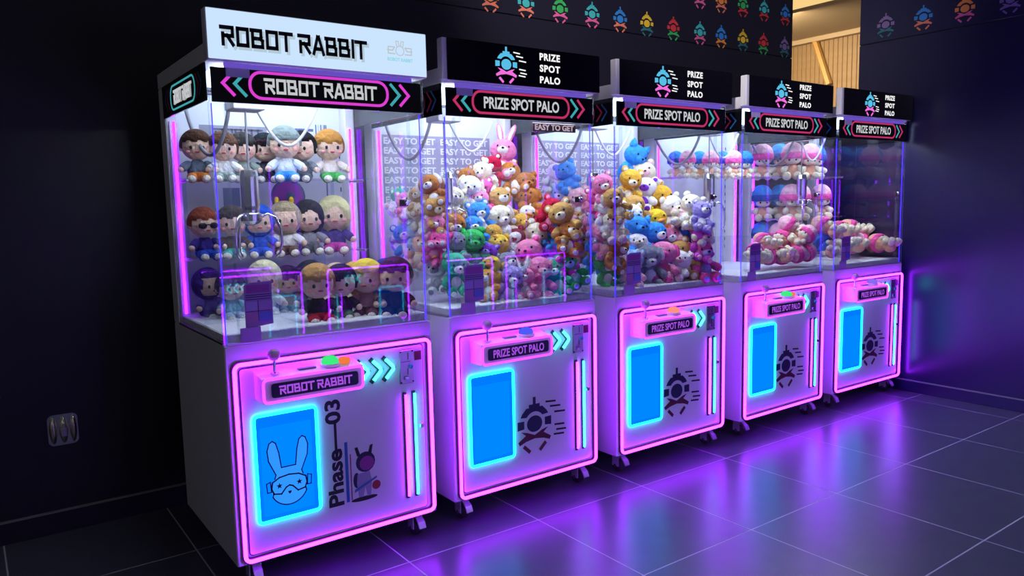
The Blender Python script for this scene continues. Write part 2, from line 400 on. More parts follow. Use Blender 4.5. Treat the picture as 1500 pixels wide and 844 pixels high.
def front_base(root, brand, button=None, lite=False):
    body = MB()
    body.rbox(0, W, 0, D, ZB, ZC, .004)
    body.build('cabinet_body', WHITE, root)
    door = MB().poly(rrect(.045, W-.045, .135, .802, .012), .004).build('service_door', PANEL, root, (0, -.0005, 0), FR)
    MB().stroke(rrect(.043, W-.043, .133, .804, .012)+[rrect(.043, W-.043, .133, .804, .012)[0]], .003, .0012).build('door_gap', BLACKM, door)
    ch = rrect(.0255, W-.0175, .1162, .8204, .022, 6)
    MB().stroke(ch+[ch[0]], .0185, .009).build('neon_channel', CHAN, root, (0, -.0005, 0), FR)
    MB().tube([(x, -.0145, z) for x, z in ch], .0068, 8, closed=True).build('neon_frame', PINK, root, smooth=True)
    # key lock
    MB().lathe([(.004, 0), (.011, .0), (.011, .006), (.008, .010), (.002, .010)], (.742, -.0045, .474), 14, 'y').build('door_lock', CHROME, root)
    # prize chute flap
    pd = MB().poly(rrect(.083, .303, .245, .626, .012), .003).build('prize_door', FLAP, root, (0, -.005, 0), FR)
    MB().tube([(x, z, .007) for x, z in rrect(.081, .306, .242, .630, .014, 5)], .0058, 8, closed=True).build('neon_border', CYAN, pd, smooth=True)
    if not lite:
        MB().poly(rrect(.10, .286, .262, .585, .006), .0015).build('flap_panel', emit('backlit_blue_flap_inner', (0.0, .25, 1.7), 1.0), pd, (0, 0, .0031))
    # control console
    con = MB()
    con.v = []; b = 0
    x0, x1 = .092, .462
    prof = [(0, .690), (-.085, .690), (-.090, .696), (-.090, .768), (-.085, .775), (0, .788)]
    n = len(prof); con.v = [(x, y-.004, z) for x in (x0, x1) for y, z in prof]
    con.f = [tuple(range(n)), tuple(reversed(range(n, 2*n)))] + [(i, i+n, (i+1) % n+n, (i+1) % n) for i in range(n)]
    con = con.build('control_console', PANEL, root)
    tube_rrect(x0+.003, x1-.003, .692, .773, .016, -.096, .0045).build('neon_outline', PINKC, con, smooth=True)
    MB().poly(rrect(.122, .440, .707, .757, .010), .002).build('nameplate', INKN, con, (0, -.0945, 0), FR)
    if brand == 'robot': block_text('nameplate_lettering', 'ROBOT RABBIT', PRVIO, con, .150, .415, .716, .747, (0, -.0968, 0))
    else: text('nameplate_lettering', 'PRIZE SPOT PALO', PRVIO, con, .148, .414, .715, .749, (0, -.0968, 0), .02)
    MB().lathe([(.016, .0), (.016, .004), (.006, .006), (.005, .045), (.004, .05)], (.152, -.048, .780), 14).build('joystick_stick', CHROME, con)
    MB().lathe([(.004, .0), (.013, .004), (.020, .013), (.022, .022), (.019, .033), (.010, .040), (.003, .042)], (.152, -.048, .826), 16).build('joystick_knob', pbr('pink_knob', (.85, .42, .80), .25), con, smooth=True)
    cols = {'green': (.05, .85, .22), 'blue': (.08, .10, .95), 'orange': (1., .28, .22), 'violet': (.25, .14, .9)}
    if button:
        MB().lathe([(.034, 0), (.036, .006), (.033, .010), (.031, .010)], (.355, -.046, .7795), 20).build('button_collar', PANEL, con)
        MB().lathe([(.031, 0), (.031, .012), (.027, .022), (.016, .029), (.002, .031)], (.355, -.046, .786), 20).build('push_button', emit('button_'+button, cols[button], 1.0), con, smooth=True)
        if button == 'green':
            MB().lathe([(.022, 0), (.022, .010), (.018, .016), (.002, .020)], (.412, -.042, .785), 18).build('push_button', emit('button_orange_lamp', (1., .22, .05), .9), con, smooth=True)
        MB().rbox(.235, .300, -.055, -.035, .780, .7865, .001).build('display_window', GREY, con)
    # arrows
    for x in ((.487, .540, .593) if brand == 'robot' else (.505, .558, .600)[:2] if False else (.487, .540, .593)):
        MB().stroke(chevron(x-.004, .727, .036, .040), .017, .004).build('arrow_backing', BLACKM, root, (0, -.0045, 0), FR)
        MB().tube([(x, -.013, .727+.037), (x+.030, -.013, .727+.006), (x+.032, -.013, .727), (x+.030, -.013, .727-.006), (x, -.013, .727-.037)], .0062, 8).build('neon_arrow', CYANB, root, smooth=True)
    # bars
    for x, mt in ((.672, PINK), (.711, CYANB)):
        MB().rbox(x-.009, x+.006, -.012, -.0045, .190, .622, .002).build('bar_backing', BLACKM, root)
        MB().tube([(x, -.016, .200), (x, -.016, .612)], .0050, 8).build('neon_bar', mt, root, smooth=True)
    # coin acceptor
    ca = MB().rbox(.652, .715, -.012, -.0045, .655, .790, .003).build('coin_acceptor', STEEL, root)
    for bx in ((.688, .691, .750, .778), (.686, .689, .690, .715), (.660, .700, .742, .744)):
        MB().box(bx[0], bx[1], -.0128, -.0118, bx[2], bx[3]).build('coin_slot', BLACKM, ca)
    MB().rbox(.668, .690, -.018, -.0118, .672, .686, .002).build('reject_cup', CHROME, ca)
    MB().lathe([(.009, 0), (.009, .008), (.004, .011)], (.700, -.0118, .722), 12, 'y').build('return_button', pbr('teal_button', (.05, .5, .5), .3), ca)
    for x, z in ((.657, .783), (.709, .783), (.657, .662), (.709, .662)):
        MB().lathe([(.0035, 0), (.0035, .002)], (x, -.0118, z), 8, 'y').build('screw', BLACKM, ca)
    MB().rbox(.722, .752, -.0062, -.0045, .742, .778, .0008).build('red_sticker', pbr('maroon_sticker', (.16, .005, .03), .4), root)
    # casters
    for x in (.07, W-.07):
        caster(root, x, .06); caster(root, x, D-.07, False)

def upper(root, brand, claw, back='white', light=True, header=True):
    # roof box and back columns
    MB().rbox(0, W, 0.0, D, 1.832, ZT, .003).build('roof_box', WHITE, root)
    for x in (0, W-.045):
        MB().rbox(x, x+.045, .642, D, ZC, 1.832, .003).build('rear_column', WHITE, root)
    bk = MB().rbox(.045, W-.045, .700, D, ZC, 1.832, .002).build('back_panel', {'white': pbr('white_print_panel', (.70, .73, .80), .4), 'dark': pbr('brown_panel', (.05, .032, .028), .35)}[back], root)
    # glass
    MB().box(.012, W-.012, .004, .010, ZC, 1.832).build('front_glass', GLASS, root)
    MB().box(.003, .009, .012, .642, ZC, 1.832).build('side_glass', GLASS, root)
    MB().box(W-.009, W-.003, .012, .642, ZC, 1.832).build('side_glass', GLASS, root)
    for x in (0, W-.011):
        MB().rbox(x, x+.011, 0, .011, ZC, 1.832, .002).build('corner_post', ACRYL, root)
        xx = x+.0125 if x == 0 else x-.0025
        MB().box(xx-.0015, xx+.0015, .0125, .0155, ZC+.002, 1.70).build('edge_light', EDGEV, root)
    for x in (.056, W-.062):
        MB().box(x, x+.005, .011, .030, ZC+.002, 1.70).build('acrylic_stile', ACRYL, root)
    MB().rbox(.010, W-.010, -.002, .003, ZC, ZC+.007, .001).build('front_sill', STEEL, root)
    MB().rbox(-.001, .004, .01, .642, ZC, ZC+.008, .001).build('side_sill', STEEL, root)
    # signage bands
    b = MB().rbox(.012, W-.012, -.006, .003, 1.703, 1.815, .001).build('marquee_band', BLACK, root)
    band_graphics(b, brand, .78, (.012, -.0065, 0), FR)
    b = MB().rbox(-.006, .002, .010, .636, 1.708, 1.830, .001).build('side_band', BLACK, root)
    band_graphics(b, brand, .62, (-.0065, .633, 0), LF, 1.768, True)
    b = MB().rbox(W-.002, W+.006, .010, .636, 1.708, 1.830, .001).build('side_band', BLACK, root)
    MB().rbox(.056, W-.052, -.008, .002, 1.8155, 1.832, .001).build('glow_ledge', LAV, root)
    MB().rbox(.060, .138, -.008, -.0062, 1.786, 1.8153, .0006).build('ledge_tab', pbr('pale_lavender', (.55, .48, .75), .4), root)
    # front glass lock
    l = MB().rbox(.685, .722, -.002, .004, 1.348, 1.374, .001).build('glass_lock', pbr('brown_lock', (.10, .07, .07), .3, .6), root)
    MB().lathe([(.004, 0), (.010, 0), (.010, .012), (.006, .016)], (.708, -.002, 1.362), 14, 'y').build('lock_cylinder', CHROME, l)
    # rules card
    c = MB().poly([(.078, .940), (.174, .950), (.174, 1.100), (.100, 1.098), (.078, 1.088)], .0012).build('rules_card', pbr('card_plum', (.38, .18, .58), .5), root, (0, .0035, 0), FR)
    q = MB()
    for zz in (1.040, 1.048, 1.055): q.stroke([(.084, zz), (.168, zz)], .003, .0004)
    q.stroke([(.124, .965), (.124, 1.034)], .002, .0004).stroke([(.082, .998), (.170, .998)], .002, .0004)
    q.build('card_rule_lines', INKN, c, (0, 0, .0013))
    for x0, x1, z0, z1, cc in ((.082, .121, 1.001, 1.032, (.42, .32, .70)), (.127, .170, 1.001, 1.032, (.40, .24, .62)), (.082, .121, .960, .995, (.48, .20, .50)), (.127, .170, .962, .995, (.12, .20, .62)), (.086, .166, 1.062, 1.090, (.35, .06, .40))):
        MB().poly([(x0, z0), (x1, z0), (x1, z1), (x0, z1)], .0004).build('card_picture', pbr('card_%d%d' % (x0*1000, z0*1000), cc, .5), c, (0, 0, .0013))
    text('card_lettering', 'HOW TO PLAY' if False else 'PLAY', pbr('card_ink', (.6, .35, .75), .5), c, .10, .15, 1.068, 1.084, (0, 0, .002), .01, (0, 0, 0)) if False else None
    MB().rbox(.058, .128, -.002, .0038, .893, .944, .001).build('card_pocket', pbr('pocket_mauve', (.42, .28, .55), .4), root)
    # interior
    MB().rbox(.012, W-.012, .014, .698, ZC-.01+.012, .925, .004).build('play_field', FLUFF, root)
    if light:
        MB().box(.05, W-.05, .06, .66, 1.826, 1.831).build('ceiling_light', CEIL, root)
    if light: MB().rbox(.08, W-.08, .022, .040, 1.716, 1.728, .002).build('added_fill_bar', emit('fill_bar_white', (.76, .84, 1.0), 60.0), root)  # added fill bar behind the marquee, brightens the toys from the front
    for x in (.028, W-.028):
        MB().rbox(x-.016, x+.016, .634, .6415, .93, 1.70, .001).build('strip_channel', WHITE, root)
        MB().rbox(x-.004, x+.004, .628, .6335, .93, 1.70, .001).build('neon_strip', VIOLET, root)
    # prize chute walls
    MB().box(.300, .304, .016, .300, .926, 1.13).box(.016, .304, .300, .304, .926, 1.13).build('chute_wall', ACRYL, root)
    claw_assembly(root, *claw)
    if header:
        if brand == 'robot':
            h = MB().rbox(-.002, .808, -.030, .014, 1.834, 1.998, .003).build('lightbox_frame', pbr('pale_frame', (.7, .68, .74), .4), root)
            MB().poly(rrect(.002, .803, 1.837, 1.995, .002), .002).build('lightbox_face', SIGNW, h, (0, -.0302, 0), FR)
            block_text('lettering', 'ROBOT RABBIT', INK, h, .044, .556, 1.880, 1.945, (0, -.0325, 0), FR, 1.0)
            block_text('lettering_outline', 'ROBOT RABBIT', emit('outline_grey', (.45, .58, .66), 1.0), h, .051, .563, 1.872, 1.937, (0, -.0322, 0), FR, 1.15)
            text('small_lettering', 'ROBOT RABBIT', emit('cyan_ink', (.25, .68, .75), 1.0), h, .640, .745, 1.885, 1.898, (0, -.0325, 0), .02)
            m = MB()
            m.stroke(arc(.017, 0, 360, 14), .003, .001).stroke([(-.012, .014), (-.016, .034), (-.006, .034), (-.003, .017)], .003, .001).stroke([(.012, .014), (.016, .034), (.006, .034), (.003, .017)], .003, .001)
            for s in (-1, 1): m.stroke([(s*.022, -.012), (s*.048, -.012), (s*.048, .012), (s*.022, .012), (s*.03, 0), (s*.05, 0)], .004, .001)
            m.build('rabbit_emblem', emit('cream_ink', (.50, .55, .58), 1.0), h, (.692, -.0325, 1.924), FR)
        else:
            h = MB().rbox(-.014, .810, -.028, .012, 1.840, 2.001, .003).build('header_frame', WHITE, root)
            MB().poly(rrect(.006, .810, 1.840, 2.001, .002), .004).build('header_face', BLACK, h, (0, -.0285, 0), FR)
            emblem(h, .290, 1.921, .072, -.033, LCYAN, LPINK, LWHITE)
            for wd_, z in (('PRIZE', 1.969), ('SPOT', 1.921), ('PALO', 1.873)):
                text('lettering', wd_, LWHITE, h, .466, .578, z-.015, z+.015, (0, -.0335, 0), .035, FR, 1.15)
    return bk

def easy_print(bk):
    # repeated white lettering on a mauve-grey printed sheet on the back panel
    MB().poly(rrect(.075, .70, 1.355, 1.69, .004), .001).build('printed_sheet', pbr('mauve_print', (.30, .28, .42), .5), bk, (0, .6995, 0), FR)
    for k in range(7):
        z = 1.662-k*.047
        for x in (.085, .40):
            text('sheet_lettering', 'EASY TO GET', PRWHITE, bk, x, x+.285, z-.016, z+.016, (0, .6980, 0), .03)

ROW = [(0, 0, 0), (.9019, .0173, .0037), (1.8259, .0118, -.0011), (2.7632, .0021, .012), (3.690, .0147, -.0106)]
ORDN = ['first', 'second', 'third', 'fourth', 'fifth']
LAB = ['claw machine with white glowing header sign and rows of doll plush inside',
       'claw machine with tall heap of bear plush, next to the white-headed one',
       'middle claw machine of the row, heap of bear and duck plush inside',
       'claw machine with pink and blue round-headed plush on three shelves',
       'claw machine at the far right end of the row beside the glossy wall']
BTN = ['green', 'blue', 'orange', 'green', 'violet']
CLAW = [(.21, .30), (.20, .33), (.16, .33), (.14, .34), (.14, .34)]
MACH = []; BACKS = []
for i, (x, y, a) in enumerate(ROW):
    root = empty('claw_machine', (x, y, 0), a, LAB[i], 'claw machine', 'claw machines in a row along the wall')
    br = 'robot' if i == 0 else 'prize'
    front_base(root, br, BTN[i])
    BACKS.append(upper(root, br, CLAW[i], 'dark' if i == 4 else 'white'))
    MACH.append(root)
# front emblems of machines 2 to 5
for r in MACH[1:]:
    emblem(r, .425, .365, .125, -.0048, INKN, INKR, INK)
for i in (1, 2): easy_print(BACKS[i])

st = MB().rbox(.470, .717, .028, .032, 1.663, 1.699, .001).build('display_strip', pbr('dark_maroon_strip', (.05, .02, .035), .4), MACH[1])
text('strip_lettering', 'EASY TO GET', emit('strip_letters', (.55, .42, .50), 1.0), st, .482, .705, 1.668, 1.694, (0, .0275, 0), .03)

# first machine: door print
M1 = MACH[0]
text('door_lettering', 'Phase\u201403', INK, M1, -.205, .205, -.031, .031, (.372, -.005, .436), .03, (HP, -HP, 0))
MB().poly([(.412, .236), (.424, .236), (.424, .470), (.412, .470)], .0006).build('blue_caption_bar', pbr('blue_bar', (.02, .16, .50), .5), M1, (0, -.0048, 0), FR)
MB().poly([(.432, .24), (.436, .24), (.436, .42), (.432, .42)], .0006).build('red_caption_bar', pbr('red_bar', (.35, .02, .10), .5), M1, (0, -.0048, 0), FR)
def rabbit_face(root):
    # line-drawn rabbit head with goggles printed on the prize flap, u about 1 wide
    m = MB(); wd = .022
    ears = []
    for s in (-1, 1):
        m.stroke([(s*.40, .52), (s*.60, .98), (s*.63, 1.30), (s*.56, 1.52), (s*.46, 1.58), (s*.36, 1.50), (s*.28, 1.20), (s*.22, .72)], wd*1.6, .0006)
    m.stroke([(-.22, .72), (.22, .72)], wd*1.6, .0006)
    m.stroke([(s[0], s[1]) for s in arc(.58, 205, 335, 16, 1.0, .10)], wd*1.6, .0006)
    for s in (-1, 1): m.stroke([(s*.40, .52), (s*.44, .40)], wd*1.6, .0006); m.stroke([(s*.52, -.14), (s*.50, -.02)], wd*1.6, .0006)
    g = [(-.55, .10), (-.52, .30), (-.30, .42), (0, .46), (.30, .42), (.52, .30), (.55, .10), (.48, -.06), (.26, -.10), (.10, .08), (0, .12), (-.10, .08), (-.26, -.10), (-.48, -.06), (-.55, .10)]
    m.stroke(g, wd*2, .0006)
    for s in (-1, 1):
        q = [(s*.56, .02), (s*.68, .02), (s*.70, .30), (s*.58, .34)]; m.stroke(q+[q[0]], wd*1.5, .0006)
        st = []
        for k in range(10):
            r = .10 if k % 2 == 0 else .042; an = HP+math.pi*k/5; st.append((s*.31+r*math.cos(an), .16+r*math.sin(an)))
        m.poly(st, .0006)
    m.poly([(-.06, -.06), (.06, -.06), (.03, -.13), (0, -.15), (-.03, -.13)], .0006)
    sc = .118
    m.v = [(a*sc, b*sc, c) for a, b, c in m.v]
    m.build('rabbit_outline', INKN, root, (.195, -.0100, .345), FR)
    f = MB().poly([(-.56*sc, .1*sc), (-.40*sc, .52*sc), (-.60*sc, .98*sc), (-.63*sc, 1.30*sc), (-.56*sc, 1.52*sc), (-.46*sc, 1.58*sc), (-.36*sc, 1.5*sc), (-.28*sc, 1.2*sc), (-.22*sc, .72*sc),
                  (.22*sc, .72*sc), (.28*sc, 1.2*sc), (.36*sc, 1.5*sc), (.46*sc, 1.58*sc), (.56*sc, 1.52*sc), (.63*sc, 1.3*sc), (.60*sc, .98*sc), (.40*sc, .52*sc), (.56*sc, .1*sc)] + [(a*sc, b*sc) for a, b in arc(.58, 335, 205, 14, 1, .1)], .0004)
    f.build('rabbit_fill', emit('backlit_pale_blue', (.03, .31, 1.2), 1.0), root, (.195, -.0098, .345), FR)
rabbit_face(M1)
def astronaut(root):
    def e(cx, cy, rx, ry, n=16, a0=0): return [(cx+rx*math.cos(2*math.pi*k/n+a0), cy+ry*math.sin(2*math.pi*k/n+a0)) for k in range(n)]
    def put(nm, pts, mat, lay): MB().poly(pts, .0004).build(nm, mat, root, (.49, -.0048-.0005*lay, .30), FR)
    suit = pbr('sticker_pale', (.42, .36, .55), .5); mag = pbr('sticker_visor', (.38, .05, .30), .4)
    put('sticker_shadow', e(-.005, -.065, .055, .009), INK, 0)
    m = MB()
    for s, x in ((-1, -.022), (1, .022)): m.poly([(x-.007, .105), (x+s*.010-.006, .14), (x+s*.010+.006, .142), (x+.008, .105)], .0004)
    m.build('sticker_ears', INK, root, (.49, -.0048, .30), FR)
    put('sticker_helmet', e(.005, .078, .040, .040), INKN, 0); put('sticker_visor', e(.010, .072, .030, .028), mag, 1)
    put('sticker_suit', [(-.030, .035), (.020, .040), (.028, .0), (.022, -.058), (.008, -.058), (0, -.02), (-.010, -.058), (-.028, -.055), (-.034, 0)], suit, 1)
    put('sticker_backpack', e(-.034, .012, .014, .030), INKN, 0)
    put('sticker_board', [(-.045, -.035), (.048, .005), (.050, .014), (-.043, -.022)], pbr('sticker_blue', (.05, .20, .45), .5), 2)
    put('sticker_planet', e(.046, -.022, .018, .018), pbr('sticker_red', (.40, .03, .05), .5), 2)
astronaut(M1)
# first machine: printed robot on back panel
bk = BACKS[0]
def bp_(nm, pts, mat, lay=0): MB().poly(pts, .0006).build(nm, mat, bk, (0, .6995-.0007*lay, 0), FR)
PNAVY = pbr('print_steelblue', (.10, .14, .30), .5); PLB = pbr('print_paleblue', (.45, .55, .72), .5); PPUR = pbr('print_purple', (.42, .06, .50), .5)
bp_('print_circle', arc(.075, 0, 345, 24) and [(.50+x, 1.40+y) for x, y in arc(.078, 0, 345, 24)], PNAVY, 0)
bp_('print_disc', [(.50+x, 1.40+y) for x, y in arc(.068, 0, 345, 24)], PPUR, 1)
bp_('print_disc_core', [(.51+x, 1.40+y) for x, y in arc(.020, 0, 345, 14)], PNAVY, 2)
for x0, x1, z0, z1, mt in ((.545, .63, 1.688, 1.700, PNAVY), (.52, .53, 1.692, 1.699, PNAVY), (.50, .51, 1.692, 1.699, PNAVY), (.14, .42, 1.64, 1.70, pbr('print_grey', (.28, .28, .36), .5)),
                       (.70, .716, 1.12, 1.70, PLB), (.055, .075, 1.15, 1.46, PLB), (.68, .686, 1.2, 1.72, PNAVY), (.22, .29, 1.36, 1.44, PNAVY), (.24, .30, 1.28, 1.32, PLB), (.10, .60, 1.625, 1.627, PLB), (.45, .66, 1.655, 1.657, PNAVY), (.30, .42, 1.20, 1.33, PLB), (.60, .66, 1.0, 1.14, PLB)):
    bp_('print_block', [(x0, z0), (x1, z0), (x1, z1), (x0, z1)], mt, 0)
for k in range(5): bp_('print_stripe', [(.64+.012*k, 1.60-.02*k), (.645+.012*k, 1.60-.02*k), (.645+.012*k, 1.72), (.64+.012*k, 1.72)], PLB if k % 2 else PNAVY, 0)
block_text('print_lettering', 'ROBOT', pbr('print_dark', (.10, .09, .16), .5), bk, .20, .40, 1.652, 1.688, (0, .6980, 0))

# shelves
def shelf(root, z, y0=.47, mat=None):
    s = MB().rbox(.018, W-.018, y0, .698, z-.004, z, .001).build('glass_shelf', mat or SHELFG, root)
    for x in (.03, W-.04): MB().rbox(x, x+.01, y0+.03, .698, z-.014, z-.0042, .001).build('bracket', STEEL, s)
for z in (1.472, 1.165): shelf(M1, z)
# shelf upright slots
for s, r in ((0, MACH[0]), (1, MACH[3])):
    for x in (.052, W-.056):
        m = MB()
        for k in range(14): m.box(x, x+.004, .6965, .6995, 1.02+.05*k, 1.04+.05*k)
        m.build('slotted_upright', BLACKM, r)

# ---------------------------------------------------------------- machines across the aisle (seen mirrored in the glass)
for k, x in enumerate((1.59, 2.58, 3.57, 4.50)):
    root = empty('claw_machine', (x, -3.48, 0), math.pi, '%s claw machine of the row across the aisle, its neon mirrored in the glass' % ORDN[k], 'claw machine', 'claw machines across the aisle')
    front_base(root, 'prize', None, True)
    upper(root, 'prize', (.2, .3), 'white', light=True, header=True)

# ---------------------------------------------------------------- wall emblems and socket plate
DECC = {'teal': (.05, .45, .45), 'green': (.04, .42, .10), 'blue': (.03, .22, .60), 'yellow': (.75, .50, .03), 'red': (.60, .04, .05), 'orange': (.75, .25, .05),
        'purple': (.22, .14, .35), 'pink': (.70, .12, .30), 'darkteal': (.03, .16, .20), 'coral': (.75, .20, .12)}
def decal(u, z, c1, c2, wall, label):
    e = empty('wall_decal', (u, WBY-.0005, z) if wall == 'b' else (WRX-.0005, u, z), 0, label, 'decal', 'claw robot decals on the walls')
    emblem(e, 0, 0, .078, 0, pbr('decal_'+c1, DECC[c1], .5), pbr('decal_'+c2, DECC[c2], .5), None, FR if wall == 'b' else LF, ('decal_head', 'decal_claw', ''), (0, 0, 0))
row1 = [(1.84, 'orange', 'coral'), (2.093, 'teal', 'coral'), (2.351, 'green', 'pink'), (2.609, 'teal', 'pink'), (2.849, 'blue', 'coral'), (3.091, 'yellow', 'darkteal'), (3.346, 'red', 'green'),
        (3.617, 'teal', 'pink'), (3.845, 'blue', 'orange'), (4.092, 'yellow', 'darkteal'), (4.336, 'red', 'green'), (4.600, 'purple', 'darkteal')]
seen = {}
for x, a, b in row1:
    seen[a] = seen.get(a, 0)+1
    left = sum(1 for q in row1 if q[1] == a) > 1
    lab = '%s claw robot decal with %s arms in the lower row on the black wall' % (a, b)
    if left: lab = '%s %s-headed claw robot decal in the lower row of the black back wall' % ('leftmost' if seen[a] == 1 else ('rightmost' if seen[a] == sum(1 for q in row1 if q[1] == a) else 'middle'), a)
    decal(x, 2.508, a, b, 'b', lab)
for x, a, b in ((3.615, 'purple', 'pink'), (3.842, 'orange', 'coral'), (4.088, 'green', 'red'), (4.338, 'teal', 'red'), (4.602, 'blue', 'red')):
    decal(x, 2.752, a, b, 'b', '%s-headed claw robot decal in the cut-off upper row of the back wall' % a)
for y, a, b in ((.196, 'purple', 'darkteal'), (-.055, 'blue', 'coral'), (-.311, 'orange', 'pink'), (-.568, 'purple', 'purple')):
    lab = {'blue': 'blue-headed claw robot decal on the glossy right wall', 'orange': 'orange-headed claw robot decal on the glossy right wall'}.get(a)
    if not lab: lab = 'dull purple claw robot decal on the right wall, nearest the corner' if y > 0 else 'violet claw robot decal at the top right edge of the right wall'
    decal(y, 2.505, a, b, 'r', lab)
op = empty('socket_plate', (-.408, WBY-.0005, .441), 0, 'chrome socket cover plate on the dark wall left of the machines', 'socket')
MB().poly(rrect(-.056, .056, -.066, .066, .022), .008).build('cover_plate', CHROME, op, (0, 0, 0), FR)
for x0, x1 in ((-.052, -.020), (-.016, .020), (.024, .052)):
    MB().ball(((x0+x1)/2, -.007, 0), ((x1-x0)/2, .020, .058), 14, 10).build('flip_cover', pbr('warm_chrome', (.80, .72, .62), .22, 1.0), op, smooth=True)
MB().lathe([(.006, 0), (.006, .004)], (.002, -.0245, .022), 10, 'y').build('screw', STEEL, op)
MB().rbox(-.008, .012, -.029, -.024, -.026, .008, .001).build('latch_tab', STEEL, op)

# ---------------------------------------------------------------- plush toys
PC = {'tan': 'c79a55', 'brown': 'b5713a', 'orange-brown': 'c47b34', 'cream': 'e9dfc4', 'white': 'f0eef0', 'pink': 'f08ab8', 'hot pink': 'f25aa8', 'pale pink': 'f0b9c8', 'magenta': 'd048c0',
      'blue': '3a93e8', 'pale blue': '9cc4f0', 'navy': '2a4fae', 'green': '35b85a', 'teal green': '3fbf8e', 'yellow': 'f0c832', 'golden': 'e0aa3a', 'crimson': 'b8123c', 'maroon': '7a1634', 'grey': '8f93a0',
      'lavender': 'a89ae0', 'purple': '7a2fc0', 'black': '17161c', 'orange': 'ee7a30', 'peach': 'f2b59a'}
def pm(c):
    if c == 'leopard': return pbr('plush_leopard', hexc('f0d9a8'), .9, noise=(26, (.02, .012, .008)))
    return pbr('plush_'+c.replace(' ', '_').replace('-', '_'), hexc(PC[c]) if c in PC else hexc(c), .9, bump=(7, .5, .05), spec=.2)
EYE = pbr('toy_eye', (.008, .008, .010), .15); BEAK = pbr('felt_orange', (.85, .30, .06), .8)
SHP = {}
def shp(key, fn, smooth=True):
    if key not in SHP: SHP[key] = fn().mesh(key, smooth)
    return SHP[key]
def headfn(d):       # wider at the cheeks
    k = 1+.10*max(0, -d.z)*(1-abs(d.z)); return Vector((d.x*k, d.y*(1+.03*(d.z < 0)), d.z*.96))
def pear(d): k = 1.0-.28*max(0, d.z)**1.3; return Vector((d.x*k, d.y*k, d.z))
def limbmesh(n, r0, r1, L):
    return lambda: MB().tube([(0, 0, .02), (0, 0, -.02), (0, 0, -L*.35), (0, 0, -L*.75), (0, 0, -L*.93), (0, 0, -L)], [r0*.5, r0*.9, (r0+r1)/2, r1, r1*.8, r1*.3], 10)
def disc(rx, ry, rz): return lambda: MB().ball((0, 0, 0), (rx, ry, rz), 10, 6)
